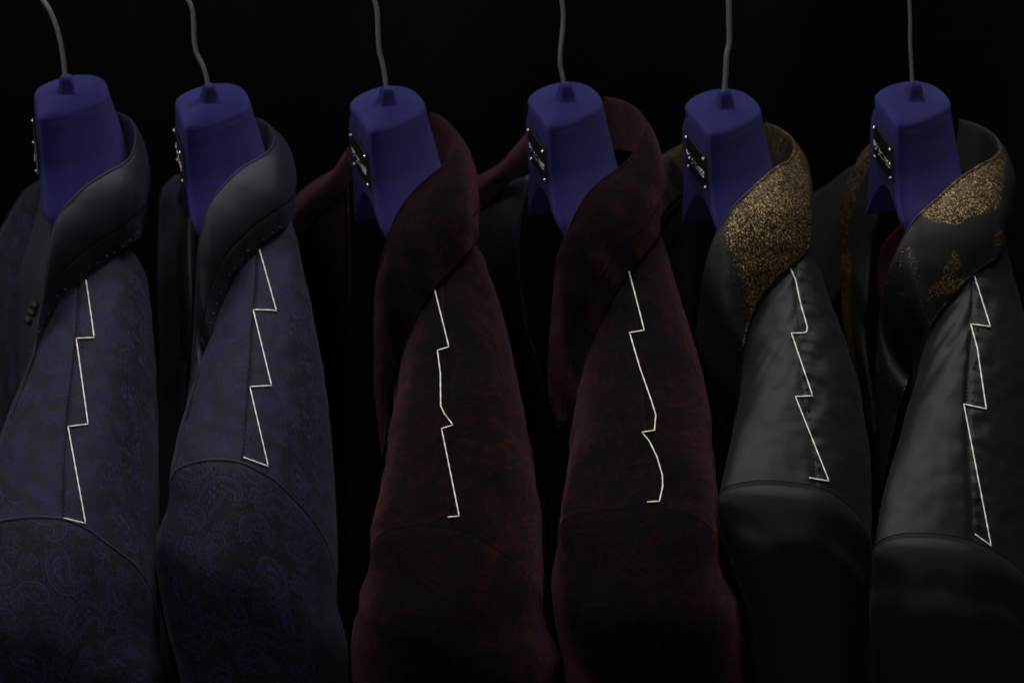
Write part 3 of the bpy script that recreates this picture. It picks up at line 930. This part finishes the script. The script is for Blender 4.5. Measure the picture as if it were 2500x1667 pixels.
def body_grids(J, k):
    st = np.array(J['st'], float)
    orr = np.array(OUT_R[k], float)
    st[:, 4] = np.interp(st[:, 0] + st[:, 5], orr[:, 0], orr[:, 1])
    arch = np.array(J['arch'], float)
    pk = arch[np.argmin(arch[:, 1])]
    last = np.array([[pk[1], pk[0], arch[0, 0], arch[0, 1] - pk[1], arch[-1, 0], arch[-1, 1] - pk[1]]])
    st = np.concatenate([st, last])
    nr = 150 if KIND[k] == 'navy' else 110
    rows = cinterp(np.linspace(st[0, 0], st[-1, 0], nr), st[:, 0], st)
    s2 = spline(J['seam'], 300)
    seamx = np.interp(rows[:, 0], s2[:, 1], s2[:, 0])
    fsp = spline(arch, 400)
    o = np.argsort(fsp[:, 0])
    fx, fy = fsp[o, 0], fsp[o, 1]
    nc = 150 if KIND[k] == 'navy' else 100
    nw = 26

    def drop(r, x, fr):
        yp, xp, xl, hl, xr, hr = r
        left = x < xp
        u = np.where(left, (xp - x) / (xp - xl), (x - xp) / (xr - xp)).clip(0, 1)
        e = np.where(left, hl, hr) * (1 - np.sqrt(1 - np.minimum(u, 1)**2))
        # the last part turns into the traced armhole
        la = np.where(left, pk[0] - u * (pk[0] - arch[0, 0]), pk[0] + u * (arch[-1, 0] - pk[0]))
        f = np.interp(la, fx, fy) - pk[1]
        wgt = sstep(fr, 0.6, 1.0)
        return e * (1 - wgt) + f * wgt

    out = []
    for side in (0, 1):
        G = np.zeros((nr, nc + nw, 3))
        for i, r in enumerate(rows):
            xe = r[2] if side == 0 else r[4]
            q = np.sin(np.linspace(0, 1, nc) * math.pi / 2)
            x = seamx[i] + (xe - seamx[i]) * q
            y = r[0] + drop(r, x, i / (nr - 1.0))
            Y = ridgeY(r[0])
            top = P(x, y, Y)
            zb = Z0 - 0.46
            wl = np.linspace(0, 1, nw + 1)[1:, None]
            end = top[-1].copy()
            bot = end.copy(); bot[2] = zb
            sgn = -1 if side == 0 else 1
            wall = end + (bot - end) * wl**1.3
            wall[:, 0] += sgn * (-0.006) * np.sin(wl[:, 0] * 2.2)
            G[i] = np.concatenate([top, wall])
        out.append(G)
    return out, rows, pk, arch


def wrinkle(G, k, side):
    """soft drag lines and dimples, displaced along the normal"""
    n = normals(G)
    if side == 0:
        n = -n
    up = np.sign(n[..., 2:3] + n[..., 1:2] * -0.5 + 1e-9)
    n = n * up
    X, Yv, Z = G[..., 0], G[..., 1], G[..., 2]
    a = 0.0009 * noise2(X * 55 + 3 * k, Yv * 30 + Z * 25) + 0.0005 * noise2(X * 140 + k, Yv * 90 + Z * 60)
    if KIND[k] == 'gold':
        # diagonal pulls running from the collar, and pucker along the shoulder seam
        dia = (X * 0.75 - Yv * 0.65) + 0.002 * noise2(X * 40, Yv * 40)
        near_collar = 1 - sstep(np.arange(G.shape[0]) / G.shape[0], 0.15, 0.75)[:, None]
        a = a + 0.00170 * noise2(dia * 190 + k, (X + Yv) * 30) * (near_collar if side == 0 else 0.3)
        col = np.arange(G.shape[1])[None, :] / 100.0
        a = a + 0.0023 * noise2(X * 60 + 9, Yv * 240 + k) * np.exp(-col / 0.20) * (1.0 if side == 1 else 0.25)
        a = a + 0.0017 * noise2(X * 28 + 2 * k, Yv * 12 + 5)
    if KIND[k] == 'wine':
        a = a + 0.0016 * noise2(X * 40 + k * 5, Yv * 34 + Z * 20)
    col = np.arange(G.shape[1])[None, :]
    seamdip = -0.0008 * np.exp(-(col / (3.2 if KIND[k] == 'gold' else 2.6))**2)
    fade = sstep(np.arange(G.shape[0])[::-1] / 8.0, 0, 1)[:, None]
    if side == 0:
        seamdip = seamdip * 1.0
    return G + n * ((a * (0.25 + 0.75 * fade) * sstep(col / 5.0, 0, 1) + seamdip)[..., None])


def sleeve_grid(J, k, Ys, arch):
    nu, nv = (260, 250) if KIND[k] == 'navy' else (170, 170)
    u = np.linspace(0, 1, nu)
    fxu = (1 - np.cos(math.pi * u)) / 2
    fsp = spline(arch, 500); o = np.argsort(fsp[:, 0])
    ax = arch[0, 0] + (arch[-1, 0] - arch[0, 0]) * fxu
    ay = np.interp(ax, fsp[o, 0], fsp[o, 1])
    A = P(ax, ay, Ys)
    sl = P(*np.array(spline(J['sl'], 200)).T, Ys); srr = P(*np.array(spline(J['sr'], 200)).T, Ys)
    zb = P(1250, 1990, Ys)[2]
    v = np.linspace(0, 1, nv)**1.5
    G = np.zeros((nv, nu, 3))
    bul = 0.020 if KIND[k] == 'gold' else 0.036
    for i, vv in enumerate(v):
        z = A[:, 2] + (zb - A[:, 2]) * vv
        xl = np.interp(-z, -sl[:, 2], sl[:, 0]); xr = np.interp(-z, -srr[:, 2], srr[:, 0])
        xo = xl + (xr - xl) * fxu
        dz = A[:, 2] - z
        wgt = sstep(dz, 0.0, 0.03)
        x = A[:, 0] * (1 - wgt) + xo * wgt
        g = 1 - (1 - np.clip(dz / (0.020 if KIND[k] == 'gold' else 0.045), 0, 1))**2
        G[i, :, 0] = x
        G[i, :, 1] = Ys - 0.0002 - bul * np.sin(math.pi * u)**0.75 * g - 0.02 * vv * np.sin(math.pi * u)
        G[i, :, 2] = z
    # the cap stands a little proud of the seam, then sinks into dimples below the roll
    n = normals(G); n *= np.sign(-n[..., 1:2] + n[..., 2:3] * .6 + 1e-9)
    dz = (A[None, :, 2] - G[..., 2])
    X, Z = G[..., 0], G[..., 2]
    if KIND[k] == 'gold':
        roll = 0.0034 * np.exp(-((dz - 0.004) / 0.0050)**2) * sstep(dz, -0.0005, 0.002)
        cen_ = 0.0165 + 0.006 * noise2(X * 45, X * 0 + k)
        dip = -0.0026 * np.exp(-((dz - cen_) / 0.0065)**2) * np.clip(0.7 + 1.6 * noise2(X * 38 + k, X * 0 + 2.5), 0, 2)
    else:
        roll = 0.0004 * np.exp(-((dz - 0.004) / 0.005)**2) * sstep(dz, 0.0, 0.002)
        dip = -0.0012 * np.exp(-((dz - 0.018) / 0.010)**2) * np.clip(0.5 + 2.0 * noise2(X * 40 + k, Z * 10 + 2.5), 0, 2)
    warpx = X + 0.006 * noise2(X * 18 + k, Z * 14)
    folds = 0.0050 * noise2(warpx * 24 + 7 * k, Z * 4 + k) * sstep(dz, 0.01, 0.07) + 0.0016 * noise2(warpx * 60 + k, Z * 12) * sstep(dz, 0.005, 0.03)
    ridged = 1 - 2 * np.abs(noise2(warpx * 30 + 11 * k, (Z + 0.5 * X) * 14))
    folds = folds + 0.0014 * (ridged - 0.6) * sstep(dz, 0.012, 0.05)
    if KIND[k] == 'wine':
        folds = folds + 0.0030 * noise2(X * 22 + k, Z * 30 + 3) * sstep(dz, 0.005, 0.03)
    edge = np.sin(math.pi * u)[None, :]**0.5
    return G + n * ((roll + dip + folds) * edge)[..., None]


def collar_grid(J, k, trees):
    rb = np.array(J['ribs'], float)
    wv = 0.75 * sstep(np.arange(len(rb)), 3.5, 11)
    rb[:, 2] += wv * (np.minimum(rb[:, 2], rb[:, 5] + 0.014) - rb[:, 2])
    Fp = P(rb[:, 0], rb[:, 1], rb[:, 2])
    Ep = P(rb[:, 3], rb[:, 4], rb[:, 5])
    for i in range(3, len(rb)):
        h = cast(trees, rb[i, 3], rb[i, 4])
        if h is not None and rb[i, 5] - 0.05 < h[1] < 0.0:
            d = CAM - h; d /= np.linalg.norm(d)
            Ep[i] = h + d * 0.0028
    nr = 170
    C = spline(np.concatenate([Fp, Ep], 1), nr)
    Fp, Ep = C[:, :3], C[:, 3:]
    cen = hangers[k][1] + np.array([0.005, 0.0, -0.05])
    out = (Fp + Ep) / 2 - cen; out[:, 2] = 0.25 * np.linalg.norm(out[:, :2], axis=1)
    out /= np.linalg.norm(out, axis=1, keepdims=True)
    fr = np.linspace(0, 1, nr)
    L = np.linalg.norm(Ep - Fp, axis=1)
    prof = []
    par = []
    # inner stand -> fold -> leaf -> edge -> underside
    for q in np.linspace(1, 0, 9)[:-1]:
        dn = np.minimum(0.026, 0.010 + 0.016 * np.exp(-(fr / 0.25)**2) * 1.0)[:, None]
        p = Fp - out * np.array([1, 1, 0]) * (0.0017 + 0.0020 * q) - np.array([0, 0, 1]) * dn * q
        prof.append(p); par.append(-q)
    for a in np.linspace(0, math.pi, 9)[1:-1]:
        prof.append(Fp - out * np.array([1, 1, 0]) * 0.00085 * (1 + math.cos(a)) + np.array([0, 0, 1]) * 0.0009 * math.sin(a)); par.append(0.0)
    nq = 70
    bul = np.interp(fr, [0, .2, .4, .6, .8, 1], [.003, .0045, .0055, .0045, .003, 0.0])
    for q in np.linspace(0, 1, nq):
        sh = (1 - (1 - q)**2.0) * (1 - q) * 3.0 + 0.0
        p = Fp + (Ep - Fp) * q + out * (bul * sh)[:, None]
        prof.append(p); par.append(q)
    for q in (1, 2, 3):
        d = (Fp - Ep) / np.maximum(L, 1e-6)[:, None]
        prof.append(Ep + d * 0.0016 * (q - 1) - out * (0.0012 if q < 3 else 0.0014)); par.append(1.0 + 0.01 * q)
    G = np.stack(prof, 1)
    Q = np.array(par)
    X, Yv, Z = G[..., 0], G[..., 1], G[..., 2]
    n = normals(G)
    s = np.sign((n * out[:, None]).sum(-1, keepdims=True) + 1e-9)
    n = n * s
    amp = 0.0007 if KIND[k] != 'wine' else 0.0010
    live = ((Q > 0.02) & (Q < 0.98)).astype(float)[None, :, None]
    disp = amp * noise2(X * 60 + k, (Yv + Z) * 60)
    if KIND[k] in ('navy', 'wine'):
        pos = 0.62 + 0.06 * np.sin(fr * 3)[:, None]
        dq = (Q[None, :] - pos) * L[:, None]
        disp = disp - 0.0003 * np.exp(-(dq / 0.0007)**2)
    G = G + n * disp[..., None] * live
    return G, Q, fr, n


def inside(poly, x, y):
    poly = np.array(poly, float); r = np.zeros(x.shape, bool)
    for (x0, y0), (x1, y1) in zip(poly, np.roll(poly, -1, 0)):
        c = ((y0 > y) != (y1 > y)) & (x < (x1 - x0) * (y - y0) / (y1 - y0 + 1e-9) + x0)
        r ^= c
    return r


def soft(m, n=2):
    m = m.astype(float)
    for _ in range(n):
        p = np.pad(m, 1, mode='edge')
        m = (p[1:-1, 1:-1] * 2 + p[:-2, 1:-1] + p[2:, 1:-1] + p[1:-1, :-2] + p[1:-1, 2:]) / 6
    return m


def gold_mask(k, Qg, Fg, G):
    """woven gold areas, traced as outlines on the collar cloth, with light and shade put into their density"""
    x, y = proj(G)
    outer = Qg >= 0.0
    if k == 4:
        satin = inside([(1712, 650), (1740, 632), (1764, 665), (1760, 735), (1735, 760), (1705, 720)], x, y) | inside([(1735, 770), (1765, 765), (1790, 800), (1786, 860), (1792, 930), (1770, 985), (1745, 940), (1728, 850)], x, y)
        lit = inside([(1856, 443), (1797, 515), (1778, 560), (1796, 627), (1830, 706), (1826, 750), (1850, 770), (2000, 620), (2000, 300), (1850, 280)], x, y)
        m = np.where(satin, 0.0, np.where(lit, 0.95, 0.34))  # painted light: gold dense where it catches light, thinned where the weave is unlit
        m = m - 0.30 * sstep(x, 1915, 1950) * lit  # painted shade: same weave thinned on the right, where it reflects dark
        m = np.where(Fg < 0.24, np.minimum(m, 0.50), m)  # shade at the back of the neck, also put into the gold density
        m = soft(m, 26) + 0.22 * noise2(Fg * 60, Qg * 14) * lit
    else:
        A = inside([(2225, 500), (2252, 528), (2275, 541), (2310, 546), (2343, 549), (2366, 530), (2395, 524), (2424, 520), (2436, 512), (2446, 488), (2452, 440), (2460, 380), (2400, 300), (2300, 400)], x, y)
        A &= Fg > 0.12
        B = inside([(2324, 603), (2338, 622), (2348, 638), (2343, 656), (2327, 680), (2350, 679), (2378, 669), (2374, 690), (2340, 714), (2300, 720), (2262, 740), (2268, 706), (2300, 678), (2304, 652), (2324, 633)], x, y)
        C = inside([(2428, 575), (2442, 555), (2460, 582), (2464, 610), (2430, 622)], x, y)
        m = soft((A | B | C) & outer, 2) * (0.95 - 0.28 * sstep(x, 2385, 2440))  # patches are woven; their fade to the right is painted light fall-off
        m = np.maximum(m, 0.52 * soft((noise2(Fg * 34 + 3, Qg * 7) > 0.12) & (Fg > 0.60) & outer, 2))
        D = inside([(2205, 610), (2222, 600), (2245, 640), (2258, 690), (2240, 700), (2225, 660)], x, y)
        m = np.maximum(m, 0.46 * soft(D & outer, 2))
    m = np.maximum(m, 0.72 * ((np.abs(Qg - 0.985) < 0.02) & (Fg > 0.52)))
    return m


def px_surface(name, ribs, mat, parent, n=(60, 24), thick=0.0016, bulge=0.0, pat=None, seed=0.0, amp=0.0012):
    """ribs: list of polylines [(px, py, Y), ...] with equal counts -> smooth sheet with thickness"""
    A = np.array([[P(x, y, d) for (x, y, d) in r] for r in ribs])
    B = np.stack([spline(A[:, j], n[0]) for j in range(A.shape[1])], 1)
    G = np.stack([spline(B[i], n[1]) for i in range(n[0])], 0)
    nn = normals(G); nn *= np.sign(-nn[..., 1:2] + 1e-9)
    q = np.linspace(0, 1, n[1])[None, :]
    G = G + nn * (bulge * 4 * q * (1 - q) + amp * noise2(G[..., 0] * 40 + seed, G[..., 2] * 25))[..., None]
    uv = cloth_uv(G)
    p = None
    if pat == 'paisley': p = PAIS(uv[..., 0] + 3, uv[..., 1] + seed)
    elif pat is not None: p = np.broadcast_to(pat(G), G.shape[:2]).copy()
    return grid_obj(name, G, mat, parent, pat=p, uv=uv, thick=thick)


def surface_path(trees, pts, step=6.0, lift=0.0006):
    """a polyline of photo points laid on the cloth"""
    out = []
    pts = np.array(pts, float)
    for a, b in zip(pts[:-1], pts[1:]):
        m = max(2, int(np.hypot(*(b - a)) / step))
        for q in np.linspace(0, 1, m, endpoint=False):
            out.append(a + (b - a) * q)
    out.append(pts[-1])
    res = []
    for p in out:
        h = cast(trees, p[0], p[1])
        if h is None: continue
        d = CAM - h; d /= np.linalg.norm(d)
        res.append(h + d * lift)
    return np.array(res)


jackets = []
for k, J in enumerate(JK):
    kd = KIND[k]
    c = hangers[k][1]
    root = empty("jacket", (float(c[0]), float(c[1]), Z0 - 0.05))
    tag(root, JLAB[k], "jacket", "jackets on the rail")
    (GL, GR), rows, pk, arch = body_grids(J, k)
    GL = wrinkle(GL, k, 0); GR = wrinkle(GR, k, 1)
    cm_ = M[CLOTH[kd]]
    Ys = float(ridgeY(pk[1]))
    GS = sleeve_grid(J, k, Ys, arch)
    for nm, G, off in (("front_panel", GL, (11.0, 2.0)), ("back_panel", GR, (3.0, 5.0)), ("sleeve", GS, (1.5 + 3.1 * k, 0.4 + 2.3 * k))):
        uv = cloth_uv(G)
        if nm != "sleeve":
            # cloth lies along the shoulder: measure from the seam
            du = np.concatenate([np.zeros((G.shape[0], 1)), np.cumsum(np.linalg.norm(np.diff(G, axis=1), axis=-1), 1)], 1) * 100
            uv = np.stack([du if nm == "back_panel" else -du, uv[..., 1]], -1)
        pat = None
        if kd == 'navy':
            p = PAIS(uv[..., 0] + off[0], uv[..., 1] + off[1])
            if nm == "sleeve":
                pat = p
            else:
                # near the seam the weave runs almost plain, figured towards the sides
                w_ = 0.35 + 0.65 * sstep(np.abs(uv[..., 0]) + 1.2 * noise2(uv[..., 0] * .7, uv[..., 1] * .7), 1.6, 3.2)
                tone = 0.62 + 0.35 * noise2(uv[..., 0] * 1.1, uv[..., 1] * 1.1 + k)
                pat = p * w_ + (1 - w_) * tone
        grid_obj(nm, G, cm_, root, pat=pat, uv=uv)
    trees = [bvh(GL), bvh(GR)]
    # collar, rolling round the neck and running down into the lapel
    CG, Q, fr, cn = collar_grid(J, k, trees)
    Qg, Fg = np.meshgrid(np.clip(Q, -1, 1), fr)
    L = None
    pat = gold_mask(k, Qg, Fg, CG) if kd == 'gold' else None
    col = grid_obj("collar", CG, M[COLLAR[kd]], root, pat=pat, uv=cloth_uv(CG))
    ctree = bvh(CG)
    if kd in ('navy', 'wine'):
        i0, i1 = int(0.14 * len(fr)), int(0.86 * len(fr))
        js = [int(np.argmin(np.abs(np.where(Q <= 1, Q, 9) - (0.62 + 0.06 * math.sin(f * 3))))) for f in fr]
        path = np.array([CG[i, js[i]] for i in range(i0, i1)])
        path = spline(path[::6], 160) + cn[i0:i1, 45].mean(0) * 0.0
        V, F = tube(path, 0.00028 if kd == 'navy' else 0.00016, 6)
        mesh_obj("collar_seam", V, F, M['dark_thread'], col)
    if kd == 'navy':
        parts = []
        rbE = np.array(J['ribs'])[3:, 3:5]
        sp_ = spline(rbE, 400)
        d = np.concatenate([[0], np.cumsum(np.hypot(*np.diff(sp_, axis=0).T))])
        for q in np.arange(8, min(d[-1], 430), 25.0):
            x, y = np.interp(q, d, sp_[:, 0]), np.interp(q, d, sp_[:, 1])
            h = cast([ctree], x - 7, y - 9)
            if h is not None:
                parts.append(blob(h + rng.normal(size=3) * .0003, np.array([.0007, .0004, .0005]) * rng.uniform(.6, 1.1), 6, 4))
        if parts:
            V, F = join(parts)
            tag(mesh_obj("pick_stitching", V, F, M['navy_thread'], col), kind="stuff")
    # stitches along the shoulder seam and the armhole
    parts = []
    s2 = np.array(J['seam'], float)
    s2 = s2[s2[:, 1] > J['thread'][0][1] - 10]
    pth = surface_path(trees, s2, 9.0, 0.0002)
    for i in range(0, len(pth) - 1):
        parts.append(blob(pth[i], np.array([.00028, .0006, .0003]), 6, 4))
    if kd != 'wine':
        s3 = s2 + np.array([14, 0])
        pth = surface_path(trees, s3, 18.0 if kd == 'gold' else 26.0, -0.0001)
        for p_ in pth:
            if rng.random() < 0.8:
                parts.append(blob(p_ + rng.normal(size=3) * .0004, np.array([.0004, .0006, .0003]) * (1.25 if kd == 'gold' else 0.8) * rng.uniform(.5, 1.1), 6, 4))
    V, F = join(parts)
    tag(mesh_obj("seam_stitching", V, F, M['dark_thread'], root), kind="stuff")
    ap = P(*spline(arch, 160).T, Ys)
    dcam = CAM - ap; dcam /= np.linalg.norm(dcam, axis=1, keepdims=True)
    V, F = tube(ap + dcam * 0.0004 + np.array([0, 0.0, 0.0004]), 0.00012 if kd == 'wine' else 0.00020, 6)
    if kd != 'wine':
        mesh_obj("armhole_seam", V, F, M['navy_thread' if kd == 'navy' else 'lining'], root)
    # white basting thread
    tp = np.array(J['thread'], float)
    path = surface_path(trees + [ctree], tp, 5.0, 0.0007)
    V, F = tube(path, 0.00029 * (1 + 0.16 * np.sin(np.arange(len(path)) * 1.3)), 8)
    mesh_obj("basting_thread", V, F, M['thread'], root)
    # the body's inside, dark lining behind the open neck
    jackets.append((root, trees, ctree))


# ------------------------------------------------------------------ the far halves, seen past the hangers
def far(k, name, ribs, matn, **kw):
    return px_surface(name, ribs, M[matn], jackets[k][0], **kw)


# jacket 1
far(0, "front_panel", [[(117, 432, .055), (121, 431, .05), (126, 434, .045)], [(62, 470, .09), (95, 480, .065), (128, 500, .045)], [(18, 537, .11), (70, 565, .075), (124, 600, .04)], [(-18, 620, .12), (40, 650, .08), (116, 700, .035)],
                      [(-60, 900, .11), (10, 900, .07), (92, 900, .03)], [(-80, 1400, .09), (0, 1400, .06), (62, 1400, .03)]], 'paisley', pat='paisley', seed=2.0)
lap1 = far(0, "lapel", [[(112, 446, .035), (124, 442, .02)], [(88, 545, .025), (128, 540, .0)], [(44, 690, .01), (120, 660, -.02)], [(46, 770, .0), (102, 770, -.03)], [(52, 870, -.01), (80, 870, -.04)], [(57, 985, -.02), (62, 985, -.05)]],
           'satin', bulge=0.002, seed=1.0)
parts = []
for (x, y, dd) in ((86, 746, -.024), (79, 764, -.024), (69, 783, -.020)):
    q = P(x, y, dd - 0.006)
    bx_ = np.array([[i, j, l] for i in (-1, 1) for j in (-1, 1) for l in (-1, 1)]) * np.array([.0021, .0006, .0019])
    a_ = R(28)
    rot_ = np.array([[math.cos(a_), 0, math.sin(a_)], [0, 1, 0], [-math.sin(a_), 0, math.cos(a_)]])
    parts.append((bx_ @ rot_.T + q, [(0, 1, 3, 2), (4, 6, 7, 5), (0, 4, 5, 1), (2, 3, 7, 6), (0, 2, 6, 4), (1, 5, 7, 3)]))
    parts.append(blob(q - np.array([0, .0008, 0]), np.array([.0009, .0006, .0008]), 8, 6))
V, F = join(parts)
mesh_obj("lapel_pin", V, F, M['bronze'], lap1)
# jacket 2
far(1, "front_panel", [[(430, 430, .09), (450, 425, .07), (466, 405, .05)], [(398, 480, .11), (430, 490, .08), (468, 500, .045)], [(390, 700, .11), (420, 700, .08), (468, 690, .03)], [(392, 1000, .09), (415, 1000, .07), (455, 1000, .03)], [(398, 1500, .08), (410, 1500, .06), (430, 1500, .03)]],
    'paisley', pat='paisley', seed=5.0)
far(1, "lapel", [[(463, 398, .04), (474, 392, .025)], [(440, 468, .045), (468, 460, .02)], [(434, 560, .04), (462, 560, .01)], [(436, 700, .03), (470, 700, -.01)], [(440, 880, .02), (465, 880, -.02)]], 'lining', bulge=0.002, seed=4.0)
# jacket 3
far(2, "lapel", [[(869, 342, .035), (871, 425, .02)], [(842, 380, .045), (842, 460, .035)], [(820, 412, .052), (815, 492, .045)], [(777, 439, .068), (762, 546, .06)], [(719, 488, .09), (722, 620, .085)], [(690, 540, .10), (700, 680, .10)]],
    'wine', n=(60, 30), bulge=0.004, seed=3.0)
far(2, "front_panel", [[(715, 600, .10), (780, 520, .06), (846, 450, .04)], [(730, 700, .09), (790, 690, .055), (850, 640, .035)], [(760, 1000, .08), (810, 1000, .05), (852, 1000, .03)], [(790, 1400, .06), (820, 1400, .04), (850, 1400, .03)]], 'wine', seed=8.0)
# jacket 4
far(3, "lapel", [[(1308, 302, .035), (1312, 402, .02)], [(1271, 347, .045), (1275, 424, .03)], [(1238, 390, .055), (1244, 446, .04)], [(1190, 422, .07), (1200, 494, .06)], [(1138, 442, .088), (1152, 545, .085)], [(1100, 470, .10), (1120, 590, .10)]],
    'wine', n=(60, 30), bulge=0.004, seed=6.0)
far(3, "front_panel", [[(1150, 530, .08), (1220, 455, .06), (1292, 428, .045)], [(1166, 640, .075), (1215, 620, .05), (1264, 600, .035)], [(1192, 780, .07), (1234, 770, .045), (1276, 760, .03)], [(1232, 900, .06), (1270, 890, .04), (1308, 880, .025)],
                       [(1272, 1020, .055), (1300, 1010, .035), (1328, 1000, .02)], [(1303, 1150, .05), (1318, 1145, .035), (1334, 1140, .02)], [(1318, 1450, .05), (1326, 1450, .035), (1338, 1450, .02)]], 'satin', seed=9.0)
# jacket 5
gl = lambda G: 0.40 + 0.45 * (noise2(G[..., 0] * 60, G[..., 2] * 45) > 0.02)
far(4, "lapel", [[(1694, 330, .036), (1694, 344, .030), (1690, 450, .015)], [(1672, 350, .047), (1676, 366, .039), (1665, 480, .03)], [(1648, 364, .058), (1653, 384, .048), (1640, 500, .045)], [(1620, 382, .073), (1627, 404, .062), (1615, 530, .060)],
                 [(1588, 415, .092), (1596, 440, .080), (1590, 580, .080)]], 'brocade', n=(60, 30), bulge=0.002, seed=3.0, pat=gl)
far(4, "front_panel", [[(1590, 560, .09), (1640, 510, .06), (1688, 470, .03)], [(1605, 700, .08), (1650, 690, .05), (1690, 660, .02)], [(1680, 1000, .06), (1700, 1000, .04), (1725, 960, .01)], [(1735, 1300, .04), (1740, 1300, .03), (1750, 1300, .01)]], 'charcoal', seed=8.0)
# jacket 6
far(5, "front_panel", [[(2112, 392, .06), (2118, 480, .045), (2110, 600, .03)], [(2077, 412, .075), (2085, 500, .055), (2085, 640, .035)], [(2034, 445, .095), (2050, 540, .07), (2060, 700, .045)], [(1980, 480, .12), (2010, 600, .085), (2030, 760, .055)], [(1940, 520, .13), (1985, 680, .09), (2010, 850, .06)]],
    'charcoal', seed=1.5)
gm = lambda G: np.broadcast_to(np.concatenate([np.full(12, 0.80), np.full(12, 0.10)])[None, :], G.shape[:2]) * (0.60 + 0.60 * (noise2(G[..., 0] * 50, G[..., 2] * 30 + 2) > -0.16))


def rolled(pairs, dx, dy, dY):
    return [[a, (a[0] + dx, a[1] + dy, a[2] + dY), (b[0] + 22, b[1] + 75, b[2])] for a, b in pairs]


far(5, "lapel", rolled([[(2142, 338, .035), (2158, 352, .02)], [(2112, 366, .04), (2142, 410, .02)], [(2084, 416, .045), (2118, 475, .02)], [(2066, 465, .045), (2106, 535, .02)], [(2052, 540, .045), (2098, 605, .015)], [(2056, 600, .04), (2092, 665, .01)],
                        [(2056, 660, .035), (2088, 725, .01)], [(2060, 770, .03), (2094, 805, .0)], [(2078, 870, .02), (2108, 895, -.01)], [(2096, 970, .01), (2114, 985, -.02)]], 17, 9, -.005), 'brocade', n=(110, 24), bulge=0.001, seed=2.0, pat=gm)
far(5, "lining", [[(2150, 610, .03), (2190, 560, .025), (2235, 520, .02)], [(2140, 660, .035), (2190, 640, .03), (2245, 610, .02)], [(2150, 760, .03), (2195, 760, .025), (2245, 740, .02)]], 'red_lining', seed=7.0)
print("tris", sum(len(o.data.polygons) * 2 for o in bpy.data.objects if o.type == 'MESH'))
